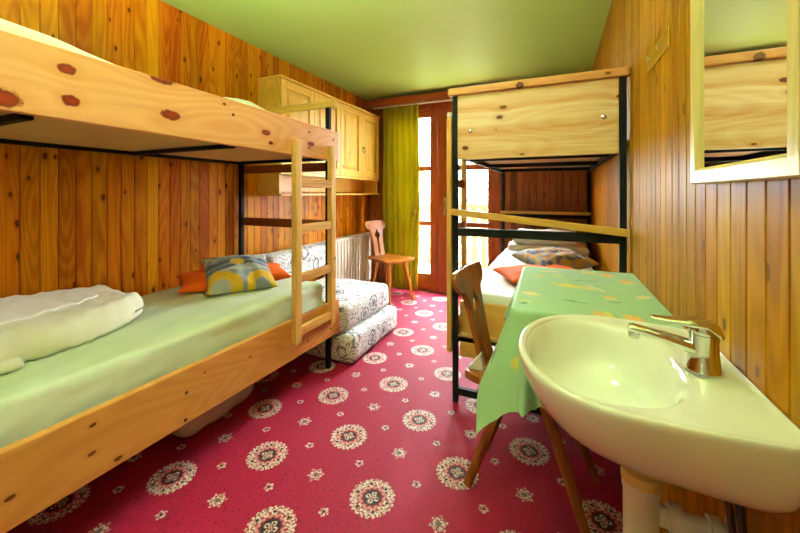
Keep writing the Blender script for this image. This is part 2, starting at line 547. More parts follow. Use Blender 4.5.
def mat_carpet():
    t = NT('carpet')
    ob = t.coord()
    wob = t.n('ShaderNodeTexNoise')
    t.put(wob.inputs['Vector'], ob)
    wob.inputs['Scale'].default_value = 160
    wob.inputs['Detail'].default_value = 1
    jit = t.vmath('MULTIPLY', t.vmath('SUBTRACT', wob.outputs['Color'], (0.5, 0.5, 0.5)), (0.006, 0.006, 0))
    ax = t.sep(t.vmath('ADD', ob, jit))
    SX, SY = 0.27, 0.256
    u = t.math('DIVIDE', t.math('ADD', ax[0], 0.927), SX)
    v = t.math('DIVIDE', t.math('SUBTRACT', ax[1], 0.945), SY)

    def lattice(off):
        a = t.math('ADD', t.math('MULTIPLY', t.math('ADD', u, v), 0.5), off)
        b = t.math('ADD', t.math('MULTIPLY', t.math('SUBTRACT', u, v), 0.5), off)
        da = t.math('SUBTRACT', a, t.math('ROUND', a))
        db = t.math('SUBTRACT', b, t.math('ROUND', b))
        dx = t.math('MULTIPLY', t.math('ADD', da, db), SX)
        dy = t.math('MULTIPLY', t.math('SUBTRACT', da, db), SY)
        return dx, dy

    def polar(dx, dy):
        r = t.vmath('LENGTH', t.comb(dx, dy, 0.0))
        th = t.math('ARCTAN2', dy, dx)
        return r, th

    def petals(r, th, n, rc, rad, ph=0.0):
        s = 2 * PI / n
        q = t.math('DIVIDE', t.math('ADD', th, ph), s)
        a = t.math('MULTIPLY', t.math('SUBTRACT', q, t.math('ROUND', q)), s)
        px = t.math('SUBTRACT', t.math('MULTIPLY', r, t.math('COSINE', a)), rc)
        py = t.math('MULTIPLY', r, t.math('SINE', a))
        return t.math('DIVIDE', t.vmath('LENGTH', t.comb(px, py, 0.0)), rad)   # <1 inside
    inside = lambda d, e=0.15: t.math('SUBTRACT', 1.0, t.step(d, 1 - e, 1 + e))
    pile = t.noise(ob, 420, 2, 0.6)
    big = t.noise(ob, 2.2, 3, 0.5)
    fleck = t.step(t.noise(ob, 70, 1, 0.5), 0.60, 0.66)
    red = t.mix(big, (0.26, 0.002, 0.030), (0.32, 0.003, 0.040))
    red = t.mix(t.math('MULTIPLY', t.step(pile, 0.35, 0.7), 0.25), red, (0.50, 0.015, 0.065))
    col = t.mix(t.math('MULTIPLY', fleck, 0.75), red, (0.14, 0.004, 0.02))
    brk = t.step(t.noise(ob, 120, 2, 0.6), 0.44, 0.54)
    cream = t.mix(brk, (0.30, 0.05, 0.05), (0.66, 0.60, 0.54))
    black, pink = (0.018, 0.014, 0.016), (0.55, 0.22, 0.20)
    # large medallions
    dx, dy = lattice(0.0)
    r, th = polar(dx, dy)
    col = t.mix(inside(petals(r, th, 12, 0.064, 0.0175)), col, cream)
    col = t.mix(inside(petals(r, th, 12, 0.078, 0.0105, PI / 12), 0.25), col, cream)
    col = t.mix(inside(petals(r, th, 24, 0.083, 0.007), 0.25), col, cream)
    col = t.mix(inside(petals(r, th, 12, 0.047, 0.0085, PI / 12), 0.25), col, pink)
    col = t.mix(inside(petals(r, th, 6, 0.064, 0.0065), 0.3), col, black)
    col = t.mix(inside(petals(r, th, 12, 0.056, 0.005, PI / 12), 0.3), col, (0.30, 0.01, 0.03))
    col = t.mix(inside(t.math('DIVIDE', r, 0.036)), col, black)
    col = t.mix(inside(petals(r, th, 4, 0.017, 0.0105), 0.25), col, cream)
    col = t.mix(inside(petals(r, th, 4, 0.017, 0.004), 0.3), col, black)
    col = t.mix(inside(t.math('DIVIDE', r, 0.006), 0.3), col, pink)
    # mid rosettes
    dx, dy = lattice(0.5)
    r, th = polar(dx, dy)
    col = t.mix(inside(petals(r, th, 6, 0.018, 0.0095), 0.25), col, cream)
    col = t.mix(inside(t.math('DIVIDE', r, 0.010), 0.25), col, (0.12, 0.10, 0.10))
    col = t.mix(inside(petals(r, th, 6, 0.031, 0.005, PI / 6), 0.3), col, cream)
    # small rosettes
    fu = t.math('SUBTRACT', t.math('FRACT', u), 0.5)
    fv = t.math('SUBTRACT', t.math('FRACT', v), 0.5)
    r, th = polar(t.math('MULTIPLY', fu, SX), t.math('MULTIPLY', fv, SY))
    col = t.mix(inside(petals(r, th, 5, 0.0125, 0.0075), 0.25), col, cream)
    col = t.mix(inside(t.math('DIVIDE', r, 0.006), 0.3), col, black)
    return t.bsdf(col, 0.6, pile, 0.5, 0.004, Sheen_Weight=0.22, Sheen_Roughness=0.3, Specular_IOR_Level=0.15, Sheen_Tint=(1.0, 0.6, 0.72))


def mat_paisley():
    t = NT('paisley_print')
    ob = t.coord()
    w = t.n('ShaderNodeTexNoise')
    t.put(w.inputs['Vector'], ob)
    w.inputs['Scale'].default_value = 6
    jit = t.vmath('MULTIPLY', t.vmath('SUBTRACT', w.outputs['Color'], (0.5, 0.5, 0.5)), (0.09, 0.09, 0.09))
    p = t.vmath('ADD', ob, jit)
    vo = t.vor(p, 5.6, '3D', 1.0)
    d = vo['Distance']
    ring = t.math('MULTIPLY_ADD', t.math('SINE', t.math('MULTIPLY', d, 42.0)), 0.5, 0.5)
    ring = t.step(ring, 0.40, 0.75)
    mask = t.math('SUBTRACT', 1.0, t.step(d, 0.42, 0.5))
    fine = t.step(t.noise(ob, 55, 3, 0.6), 0.42, 0.62)
    swirl = t.step(t.math('MULTIPLY_ADD', t.math('SINE', t.math('MULTIPLY', t.noise(ob, 9, 2, 0.5, 1.2), 60.0)), 0.5, 0.5), 0.75, 0.95)
    dark = t.math('MAXIMUM', t.math('MULTIPLY', t.math('MULTIPLY', ring, mask), t.math('MULTIPLY_ADD', fine, 0.5, 0.6)), t.math('MULTIPLY', swirl, 0.8))
    core = t.math('MULTIPLY', t.math('SUBTRACT', 1.0, t.step(d, 0.10, 0.16)), 0.9)
    dark = t.math('MAXIMUM', dark, core)
    rc = t.sep(vo['Color'])
    ink = t.mix(rc[0], (0.02, 0.02, 0.025), (0.13, 0.13, 0.15))
    col = t.mix(dark, (0.80, 0.80, 0.82), ink)
    return t.bsdf(col, 0.8, t.noise(ob, 500, 1), 0.1, 0.001, Sheen_Weight=0.15, Specular_IOR_Level=0.25)


def mat_curtain():
    t = NT('curtain_cloth')
    n = t.noise(t.coord(), 10, 3)
    c = t.mix(n, (0.42, 0.38, 0.015), (0.54, 0.48, 0.03))
    p = t.n('ShaderNodeBsdfPrincipled')
    t.put(p.inputs['Base Color'], c)
    p.inputs['Roughness'].default_value = 0.7
    p.inputs['Specular IOR Level'].default_value = 0.25
    tr = t.n('ShaderNodeBsdfTranslucent')
    t.put(tr.inputs['Color'], c)
    mx = t.n('ShaderNodeMixShader')
    mx.inputs[0].default_value = 0.35
    t.t.links.new(p.outputs[0], mx.inputs[1])
    t.t.links.new(tr.outputs[0], mx.inputs[2])
    t.t.links.new(mx.outputs[0], t.out.inputs[0])
    return t.m


def mat_glass(name, tint=(0.96, 0.98, 0.97), refl=0.08):
    t = NT(name)
    tr = t.n('ShaderNodeBsdfTransparent')
    t.put(tr.inputs['Color'], tint)
    gl = t.n('ShaderNodeBsdfGlossy')
    gl.inputs['Roughness'].default_value = 0.02
    lw = t.n('ShaderNodeLayerWeight')
    fr = t.math('MULTIPLY_ADD', t.math('POWER', lw.outputs['Facing'], 5.0), 0.35, 0.03)
    mx = t.n('ShaderNodeMixShader')
    t.t.links.new(fr, mx.inputs[0])
    t.t.links.new(tr.outputs[0], mx.inputs[1])
    t.t.links.new(gl.outputs[0], mx.inputs[2])
    t.t.links.new(mx.outputs[0], t.out.inputs[0])
    return t.m


def mat_film():
    t = NT('plastic_film')
    tr = t.n('ShaderNodeBsdfTransparent')
    t.put(tr.inputs['Color'], (0.9, 0.82, 0.82))
    p = t.n('ShaderNodeBsdfPrincipled')
    t.put(p.inputs['Base Color'], (0.90, 0.78, 0.76))
    p.inputs['Roughness'].default_value = 0.18
    mx = t.n('ShaderNodeMixShader')
    mx.inputs[0].default_value = 0.75
    t.t.links.new(tr.outputs[0], mx.inputs[1])
    t.t.links.new(p.outputs[0], mx.inputs[2])
    t.t.links.new(mx.outputs[0], t.out.inputs[0])
    return t.m


def mat_fill(name, color, strength):
    t = NT(name)
    e = t.n('ShaderNodeEmission')
    t.put(e.inputs['Color'], color)
    e.inputs['Strength'].default_value = strength
    t.t.links.new(e.outputs[0], t.out.inputs[0])
    return t.m


M['ceiling'] = mat_ceiling()
M['carpet'] = mat_carpet()
M['paisley'] = mat_paisley()
M['curtain'] = mat_curtain()
M['glass'] = mat_glass('pane_glass')
M['film'] = mat_film()

# ================================================================= THE ROOM
def grooved(axis, a0, a1, w, face, back, z0, z1, bm=None, g=0.0035, dep=0.005):
    """planked wall: front profile with V grooves at every multiple of w; axis 1: runs in y (face = x), axis 0: runs in x (face = y)"""
    pts = [(a0, face)]
    k = math.ceil((a0 + g * 1.5) / w)
    sgn = 1 if back > face else -1
    while k * w < a1 - g * 1.5:
        pts += [(k * w - g, face), (k * w - g * 0.3, face + sgn * dep), (k * w + g * 0.3, face + sgn * dep), (k * w + g, face)]
        k += 1
    pts += [(a1, face), (a1, back), (a0, back)]
    if axis == 1:
        pts = [(f, a) for a, f in pts]
    return prism(pts, z0, z1, 2, 0, bm)


struct(obj('floor', box(XL - .1, XR + .1, YF - .1, YB + .1, -0.1, 0), M['carpet']))
struct(obj('ceiling', box(XL - .1, XR + .1, YF - .1, YB + .1, ZC, ZC + .1), M['ceiling']))
struct(obj('wall_left', grooved(1, YF - .1, YB + .1, 0.068, XL, XL - .1, 0, ZC), M['wall_pine']))
struct(obj('wall_right', grooved(1, YF - .1, YB + .1, 0.064, XR, XR + .1, 0, ZC), M['wall_pine_right']))
struct(obj('wall_front', box(XL, XR, YF - .1, YF, 0, ZC), M['plaster']))
DX0, DX1, DZ = -1.985, -0.575, 2.25
bm = grooved(0, XL, DX0, 0.066, YB, YB + .1, 0, ZC)
grooved(0, DX1, XR, 0.066, YB, YB + .1, 0, ZC, bm)
box(DX0, DX1, YB, YB + .1, DZ, ZC, 0, bm)
struct(obj('wall_back', bm, M['wall_pine_dark']))
struct(obj('baseboard_right', box(XR - .014, XR, YF, YB, 0, .07, .003), M['railwood']))
struct(obj('baseboard_left', box(XL, XL + .014, YF, YB, 0, .07, .003), M['railwood']))
# corner post of the left wall beside the curtain, dark pelmet board under the ceiling
struct(obj('trim_1', box(XL, XL + .035, YB - .06, YB, 0, 2.25, .004), M['mahogany']))
pel = obj('curtain_pelmet', box(XL + .01, -0.55, YB - .15, YB - .001, 2.25, 2.345, .004), M['mahogany_h'], base=(-1.4, YB, 2.25))
tag(pel, 'dark red-brown pelmet board above the balcony door under the green ceiling', 'pelmet')

# door frame and the two glazed leaves
bm = box(DX0, DX0 + .055, YB - .03, YB + .1, 0, DZ, .003)
box(DX1 - .055, DX1, YB - .03, YB + .1, 0, DZ, .003, bm)
box(DX0 + .055, DX1 - .055, YB - .03, YB + .1, DZ - .065, DZ, .003, bm)
box(DX0 + .055, DX1 - .055, YB + .0, YB + .1, 0.0, .02, .003, bm)
struct(obj('trim_2', bm, M['mahogany']))


def leaf(name, x0, x1, ls, rs):
    yA, yB = YB + .0, YB + .05
    d = struct(obj(name, box(x0, x0 + ls, yA, yB, .022, DZ - .06, .004), M['mahogany']))
    ORG[d] = V((0, 0, 0))
    obj('door_stile', box(x1 - rs, x1, yA, yB, .022, DZ - .06, .004), M['mahogany'], d)
    gx0, gx1 = x0 + ls, x1 - rs
    ORG[d] = V((0, 0, 0))
    for z0, z1, k in ((.022, .215, 0), (.795, .85, .005), (1.45, 1.515, .005), (2.10, DZ - .06, 0)):
        obj('door_rail', box(gx0, gx1, yA + k, yB - k, z0, z1, .003), M['mahogany_h'], d)
    for z0, z1 in ((.215, .795), (.85, 1.45), (1.515, 2.10)):
        obj('pane', box(gx0 - .005, gx1 + .005, yA + .022, yA + .028, z0 - .005, z1 + .005), M['glass'], d)
    return d


leaf('door_1', DX0 + .057, -1.302, .085, .088)
d2 = leaf('door_2', -1.300, DX1 - .057, .19, .075)
h = box(-1.222, -1.188, YB - .006, YB + .002, .925, 1.135, .003)
tube([(-1.205, YB - .005, 1.07), (-1.205, YB - .045, 1.07)], .009, 12, h)
tube([(-1.205, YB - .045, 1.07), (-1.19, YB - .05, 1.07), (-1.10, YB - .05, 1.065)], [.009, .009, .008], 12, h)
lathe([(.009, -.012), (.009, 0)], (-1.205, YB - .004, .985), 12, h, axis=1)
obj('door_handle', h, M['brass'], d2, 40, label='brass door handle on a long plate')

# ---------------------------------------------------------------- curtain
bm = bmesh.new()
NX, NZ = 150, 40
rows = []
for j in range(NZ + 1):
    f = j / NZ
    z = 2.235 - f * 2.195
    row = []
    gather = math.exp(-((z - 0.98) / 0.42) ** 2)
    for i in range(NX + 1):
        s = i / NX
        xr = -1.500 + 0.02 * math.sin(f * 3.0) - 0.035 * max(0, f - .45)
        xl = -1.985 + 0.10 * max(0, f - .5)
        x = xl + (xr - xl) * s
        amp = 0.033 + 0.012 * f
        ph = s * 2 * PI * 7.0 + 0.9 * math.sin(f * 2.2 + s * 4)
        y = YB - 0.095 + amp * math.sin(ph) + 0.012 * math.sin(ph * 0.43 + 2 * f) - 0.03 * f
        x += 0.010 * math.cos(ph) + 0.006 * nz((s, f, 0), 5, 2)
        row.append(bm.verts.new((x, y, z)))
    rows.append(row)
for j in range(NZ):
    for i in range(NX):
        bm.faces.new((rows[j][i], rows[j][i + 1], rows[j + 1][i + 1], rows[j + 1][i]))
cu = thing('curtain', 'long olive-green curtain hanging left of the balcony door', 'curtain', (-1.74, YB - .095, 0))
ct = obj('curtain_track', box(-2.1, -0.6, YB - .125, YB - .105, 2.238, 2.249, .002), M['white_paint'], base=(-1.35, YB - .115, 2.24))
tag(ct, 'thin white curtain track under the dark pelmet board', 'curtain rail')
c1 = obj('curtain_panel', bm, M['curtain'], cu, 180)
md = c1.modifiers.new('thick', 'SOLIDIFY')
md.thickness = 0.003
kb = bmesh.new()
for k in range(5):
    a = k * 1.3
    lathe([(0, -.03), (.02, -.024), (.028, 0), (.02, .024), (0, .03)], (-1.535 + .014 * math.cos(a), YB - .165 + .008 * math.sin(a), .95 + .02 * math.sin(a * 2)), 12, kb)
obj('curtain_knot', kb, M['curtain'], cu, 180)
for k in range(3):
    pass

# ---------------------------------------------------------------- outside
sl = struct(obj('balcony_slab', box(-4.5, 2.5, YB + .1, 5.35, -.14, -.02), plain('balcony_boards', (.55, .45, .36), .7)))
M['balcony_wood'] = wood('balcony_wood', (.14, .055, .012), (.26, .12, .03), along=2, across=0, rings=.2, rough=.5)
bal = thing('balcony_railing', 'pale wooden balcony railing with upright slats beyond the glass door', 'railing', (-1.4, 5.2, -.02))
obj('handrail', box(-4.4, 2.4, 5.15, 5.25, .96, 1.03, .006), M['balcony_wood'], bal)
obj('bottom_rail', box(-4.4, 2.4, 5.18, 5.22, .08, .15, .004), M['balcony_wood'], bal)
for k in range(31):
    x = -3.92 + k * .147
    pts = [(x - .04, .10), (x + .04, .10), (x + .04, .38), (x + .024, .44), (x + .044, .55), (x + .024, .66), (x + .04, .72), (x + .04, .97), (x - .04, .97), (x - .04, .72), (x - .024, .66), (x - .044, .55), (x - .024, .44), (x - .04, .38)]
    if k < 24:
        obj('baluster', prism(pts, 5.222, 5.247, 1), M['balcony_wood'], bal)
bm = bmesh.new()
grid = {}
for i in range(31):
    for j in range(25):
        x, y = -30 + 2 * i, 6 + 2.2 * j
        z = -2.6 + 0.062 * (y - 6) + 0.5 * nz((x, y, 0), .12)
        grid[i, j] = bm.verts.new((x, y, z))
for i in range(30):
    for j in range(24):
        bm.faces.new((grid[i, j], grid[i + 1, j], grid[i + 1, j + 1], grid[i, j + 1]))
t = NT('meadow')
hl = obj('hillside', bm, t.bsdf(t.mix(t.noise(t.coord(), 1.3, 4), (.10, .14, .05), (.22, .25, .12)), .9), smooth=180)
struct(hl)
t = NT('leaf')
tn = t.noise(t.coord(), 2.5, 2)
M['leaf'] = t.bsdf(t.mix(tn, (.030, .045, .022), (.085, .10, .06)), .6)
M['bark'] = plain('bark', (.16, .12, .09), .9, .3)
rt = random.Random(11)


def tree(x, y, z0, H, R, label, nleaf=2600):
    tr = thing('tree', label, 'tree', (x, y, z0), group=None)
    bm = tube([(x, y, z0), (x + .06, y, z0 + H * .35), (x - .03, y + .05, z0 + H * .7), (x, y, z0 + H * .92)], [.16, .12, .07, .02], 10)
    tips = []
    for k in range(16):
        a = k * 2.4
        zz = z0 + H * (.28 + .55 * k / 16)
        L = R * (1 - .55 * k / 16)
        e = V((x + L * math.cos(a), y + L * math.sin(a), zz + L * .35))
        tube([(x, y, zz), V((x, y, zz)).lerp(e, .5) + V((0, 0, .08)), e], [.05, .03, .01], 6, bm)
        tips += [(e, L), (V((x, y, zz)).lerp(e, .55), L)]
    obj('trunk', bm, M['bark'], tr, 180)
    lf = bmesh.new()
    for _ in range(nleaf):
        e, L = rt.choice(tips)
        p = e + V((rt.gauss(0, .30), rt.gauss(0, .30), rt.gauss(0, .26)))
        a, b_ = rt.uniform(0, 6.28), rt.uniform(-1, 1)
        u = V((math.cos(a), math.sin(a), b_)).normalized() * rt.uniform(.05, .10)
        w = u.orthogonal().normalized() * u.length * .55
        lf.faces.new([lf.verts.new(q) for q in (p - u, p + w, p + u, p - w)])
    obj('foliage', lf, M['leaf'], tr)


tree(-2.0, 9.6, -2.4, 4.7, 1.1, 'pale green tree seen through the right leaf of the balcony door')
tree(-4.7, 14.0, -2.2, 3.9, 1.2, 'small pale tree behind the railing seen through the left door leaf', 1500)

# ================================================================= LEFT BUNK BED
BX = -1.37          # outer face of the side boards
bed = thing('bunk_bed', 'long pine bunk bed along the left wall with knotty side boards', 'bunk bed', (-1.8, 1.0, 0))
YA, YZ = 0.02, 2.03
obj('side_board', prism([(YA, 1.415), (YZ, 1.402), (YZ, 1.605), (YA, 1.634)], BX - .032, BX, 0, .004), M['board_upper'], bed, label='knotty upper side board of pale orange pine')
obj('side_board', prism([(YA, .268), (YZ, .228), (YZ, .455), (YA, .490)], BX - .032, BX, 0, .004), M['board_lower'], bed, label='lower side board of yellowish pine')
for y0 in (1.955, 0.06):
    for xx, sh in ((BX - .062, 0), (-2.215, .027 if y0 > 1 else 0)):
        obj('post', box(xx, xx + .03, y0 - sh, y0 + .03 - sh, 0, 1.765, .003), M['steel'], bed)
for zl in (.30, 1.395):
    for x0, x1, up in ((-2.215, -2.190, .008), (BX - .062, BX - .034, .052)):
        obj('frame_rail', box(x0, x1, .09, 1.928, zl + up, zl + up + .03, .002), M['steel'], bed)
    for yy in (.47, 1.18, 1.89):
        obj('cross_bar', box(-2.188, BX - .036, yy, yy + .03, zl + .006, zl + .026, .002), M['steel'], bed)
    obj('bed_base', box(-2.188, BX - .034, .09, 1.926, zl + .027, zl + .05, .001), M['plywood'], bed)
obj('end_rail', box(-2.21, BX - .036, 1.957, 1.983, 1.335, 1.394, .003), M['railwood'], bed, label='dark red-brown rail under the upper bunk')
obj('end_rail', box(-2.215, BX - .036, 1.957, 1.983, .94, 1.0, .003), M['railwood'], bed, label='dark red-brown end rail')
obj('end_rail', box(-2.23, BX + .012, 1.955, 1.99, 1.768, 1.812 - .0, .004), M['pine_x'], bed, label='pale pine top rail at the far end')
obj('end_board', box(-2.21, BX - .034, 1.987, 2.008, .30, .44, .003), M['pine_x'], bed)
for y, z in ((1.20 * .97, 1.55), (1.71, 1.555), (1.71, 1.46), (.94, .378), (.936, .27), (1.96, 1.545), (1.96, 1.45), (1.93, .40), (1.93, .29)):
    obj('bolt', lathe([(.007, -.001), (.007, .002), (.004, .004), (0, .0042)], (BX, y, z), 12, axis=0), M['iron'], bed)

# its ladder
lad = thing('bunk_ladder', 'pale pine ladder with four rungs hooked on the left bunk bed', 'ladder', (-1.35, 1.75, .33))
for ya in (1.551, 1.889):
    obj('rail', box(BX + .001, BX + .037, ya, ya + .051, .33, 1.492, .005), M['pine_z'], lad)
for zc in (1.245, .98, .697, .392):
    obj('rung', box(BX + .004, BX + .034, 1.602, 1.889, zc - .025, zc + .025, .004), M['pine_y'], lad)


# mattresses
def sheet_fn(front, amp):
    def fn(p, n):
        # stretched sheet: slanting pull folds down the front side, faint ones on top
        if n.x > .35:
            q = p.z * 24 + p.y * 3.6
            p.x += amp * (.8 * nz((q, p.y * 1.1, 0), 1.0, 3) + .45 * nz((q * 2.3, p.y * 2.0, 4), 1.0, 3))
        elif n.z > .5:
            p.z += amp * .35 * nz((p.x * 11 + p.y * 2.5, p.y * 2.2, 0), 1.0, 1)
        return p
    return fn


tag(obj('mattress', soft_box(-2.213, -1.425, .10, 1.94, .352, .592, .035, .022, .004, 5, 1, fn=sheet_fn(1, .020)), M['sheet_green'], smooth=180, base=(-1.82, 1.0, .352)),
    'lower left mattress under a stretched pale green sheet', 'mattress')
tag(obj('mattress', soft_box(-2.213, -1.42, .10, 1.94, 1.447, 1.585, .03, .05, .003, 5, 2), M['sheet_green'], smooth=180, base=(-1.82, 1.0, 1.447)),
    'upper left bunk mattress mostly hidden behind the knotty side board', 'mattress')


# folded white blanket up on the top bunk, tapering towards the far end
def taper(p, n):
    k = max(0, min(1, (p.y - .42) / .42))
    z0 = 1.588
    p.z = z0 + (p.z - z0) * (1 - .62 * k * k)
    return p


tag(obj('folded_blanket', soft_box(-2.10, -1.44, .12, .80, 1.588, 1.695, .045, .03, .006, 8, 4, fn=taper), M['duvet_white'], smooth=180, base=(-1.8, .45, 1.588)),
    'folded white blanket on the upper left bunk showing above the board', 'blanket')
b, uv = cushion(.30, .26, .13, 20, 3)
bmesh.ops.transform(b, matrix=Matrix.Translation((-1.66, 1.46, 1.652)) @ Matrix.Rotation(.25, 4, 'Y') @ Matrix.Rotation(-.3, 4, 'Z'), verts=b.verts[:])
tag(obj('pillow', b, M['duvet_white'], smooth=180, base=(-1.72, 1.50, 1.60)), 'small white pillow on the upper left bunk near the wall cabinet', 'pillow')


# duvet: thick folded slab with a rolled front edge, an upper fold and a seam
def duv(p, n):
    p.z += .010 * math.sin(p.y * 8 + 4 * p.x) * max(0, n.z) + .016 * nz(p, 5.0, 6) + .010 * nz((p.x, p.y * 1.8, p.z), 13.0, 2) + .004 * nz(p, 30.0, 4)
    p.x += .012 * nz(p, 6.0, 9)
    k = max(0.0, (p.y - .60) / .46)
    p.x -= .17 * k ** 2.4 * max(0, (p.x + 2.2) / .53)
    back = max(0, min(1, (p.x + 2.2) / .53))
    if p.z > .62:
        p.z -= .030 * back
    p.z -= .045 * k * k if p.z > .66 else 0
    return p


dv = thing('duvet', 'folded cream-white duvet on the near end of the lower left bed', 'duvet', (-1.93, .6, .592))
bm = soft_box(-2.195, -1.665, .10, 1.07, .602, .748, .070, .020, .006, 9, 5, fn=duv)
obj('folded_duvet', bm, M['duvet'], dv, 180)
bm = soft_box(-2.16, -1.625, .11, .56, .597, .632, .017, .022, .006, 9, 8)
obj('under_fold', bm, M['duvet'], dv, 180)
path = []
for k in range(25):
    f = k / 24
    y = .12 + .80 * f
    path.append(duv(V((-1.74 - .20 * f ** 1.8, y, .748)), V((0, 0, 1))) + V((0, 0, .003)))
obj('seam_piping', tube(path, .0065, 8), M['seam'], dv, 180)

# orange pillow and printed cushion near the ladder
ang = math.atan2(.57, .34)
b, uv = cushion(.66, .30, .10, 26, 7)
Mx = Matrix.Translation((-1.905, 1.64, .645)) @ Matrix.Rotation(ang, 4, 'Z') @ Matrix.Rotation(.12, 4, 'X')
bmesh.ops.transform(b, matrix=Mx, verts=b.verts[:])
tag(obj('pillow', b, M['orange'], smooth=180, base=(-1.885, 1.625, .592)), 'bright orange pillow under the grey and yellow cushion on the left bed', 'pillow')

GREY, BLUE, LGREY, YEL, PALE = (.24, .28, .34), (.075, .11, .20), (.42, .45, .46), (.72, .44, .03), (.55, .55, .40)


def abstract(u, v):
    """u across, v from bottom (-1) to top (1)"""
    w = .12 * math.sin(3 * u + 1)
    c = LGREY
    if v > .55 + w:
        c = PALE if math.sin(17 * u) * math.sin(13 * v + 2) > -.1 else GREY
        if v > .78 and abs(u + .1) < .5 and math.sin(24 * u) > .0:
            c = YEL
    elif v > -.02 + w * 1.4:
        c = BLUE if (v < .40 + w) else GREY
        if (u + .05) ** 2 / .05 + (v - .30) ** 2 / .03 < 1:
            c = YEL
        elif abs(v - .16 - w) < .05:
            c = GREY
    else:
        r1 = math.hypot((u + .62) / .9, (v + .95) / 1.1)
        r2 = math.hypot((u - .55) / .75, (v + 1.0) / 1.1)
        if .32 < r1 < .68 or (.30 < r2 < .66 and u > .1):
            c = YEL
        elif v > -.2 or r1 < .3:
            c = LGREY
        else:
            c = GREY
    return c


def printed(name, w, l, t, Mx, base, fn, label, cat, n=44, seed=0):
    b, uv = cushion(w, l, t, n, seed)
    b.verts.index_update()
    bmesh.ops.transform(b, matrix=Mx, verts=b.verts[:])
    o = obj(name, b, M['print'], smooth=180, base=base)
    color_attr(o, lambda co_, i: fn(*uv[i]))
    tag(o, label, cat)
    return o


ex = V((.20, .335, -.01)).normalized()
ey = V((-.21, .135, .115)).normalized()
ey = (ey - ex * ey.dot(ex)).normalized()
ez = ex.cross(ey)
Mx = Matrix((ex, ey, ez)).transposed().to_4x4()
Mx.translation = V((-1.825, 1.595, .684))
printed('cushion', .40, .36, .11, Mx, (-1.862, 1.612, .6), abstract, 'grey, blue and yellow printed cushion leaning on the orange pillow, left bed', 'cushion', seed=2)

# plastic-wrapped bundle under the bed
bm = soft_box(-1.95, -1.585, 1.06, 1.52, .012, .17, .06, .03, .03, 9, 3)
tag(obj('plastic_bag', bm, M['film'], smooth=180, base=(-1.77, 1.24, 0)), 'crumpled clear plastic bag on the carpet under the left bed', 'bag')

# ================================================================= FOLDING FOAM CHAIR-BED
fb = thing('folding_foam_seat', 'grey paisley folding foam seat of stacked blocks beside the radiator', 'foam seat', (-1.65, 2.4, 0))
obj('foam_block', soft_box(-2.03, -1.272, 2.035, 2.80, .008, .203, .035, .035, .006, 6, 1), M['paisley'], fb, 180)
obj('foam_block', soft_box(-2.03, -1.335, 2.035, 2.77, .204, .400, .045, .035, .008, 6, 2), M['paisley'], fb, 180)
bm = soft_box(-.10, .10, 2.035, 2.86, .404, .70, .05, .035, .008, 6, 5)
bmesh.ops.translate(bm, verts=bm.verts[:], vec=(-2.09, 0, 0))
obj('back_block', bm, M['paisley'], fb, 180)

# ================================================================= RADIATOR
rad = thing('radiator', 'cream-white ribbed panel radiator on the left wall behind the foam seat', 'radiator', (-2.16, 3.4, .09))
RX = -2.135
bm = bmesh.new()
prof = []
y = 2.96
while y < 3.86:
    prof += [(RX - .014, y), (RX - .014, y + .006), (RX, y + .012), (RX, y + .048), (RX - .014, y + .054)]
    y += .06
prof += [(RX - .05, y), (RX - .05, 2.96)]
obj('radiator_panel', prism(prof, .11, .665, 2), M['white_paint'], rad)
obj('top_grille', box(RX - .088, RX + .001, 2.955, y + .002, .665, .69, .004), M['white_paint'], rad)
obj('side_cover', box(RX - .088, RX + .001, y + .002, y + .012, .10, .69, .003), M['white_paint'], rad)
bm = tube([(RX - .05, y + .03, .002), (RX - .05, y + .03, .14), (RX - .05, y + .012, .14)], .009, 10)
obj('pipe', bm, M['white_paint'], rad, 180)
for yy in (3.1, 3.7):
    obj('wall_bracket', box(XL + .001, RX - .05, yy, yy + .04, .3, .55), M['white_paint'], rad)


# ================================================================= WALL CABINET
cab = thing('wall_cabinet', 'yellow pine wall cabinet with four panelled doors above the radiator', 'cabinet', (-2.1, 2.98, 1.18))
CX, C0, C1 = -1.995, 2.145, 3.82
for y0 in (C0, C1 - .02):
    obj('side_panel', box(XL + .001, CX - .021, y0, y0 + .02, 1.18, 2.105, .002), M['cab_z'], cab)
obj('shelf_board', box(XL + .001, CX - .021, C0 + .02, C1 - .02, 1.345, 1.365, .001), M['cab_y'], cab)
obj('back_panel', box(XL + .001, XL + .012, C0 + .02, C1 - .02, 1.20, 2.09, .001), M['cab_z'], cab)
obj('top_panel', box(XL + .001, CX + .012, C0 - .012, C1 + .012, 2.105, 2.125, .004), M['cab_y'], cab)
obj('open_shelf', box(XL + .001, CX, C0, C1, 1.165, 1.18, .002), M['cab_y'], cab)
obj('front_strip', box(CX - .018, CX, C0, C1, 1.335, 1.36, .002), M['cab_y'], cab)
wd = (C1 - C0) / 4
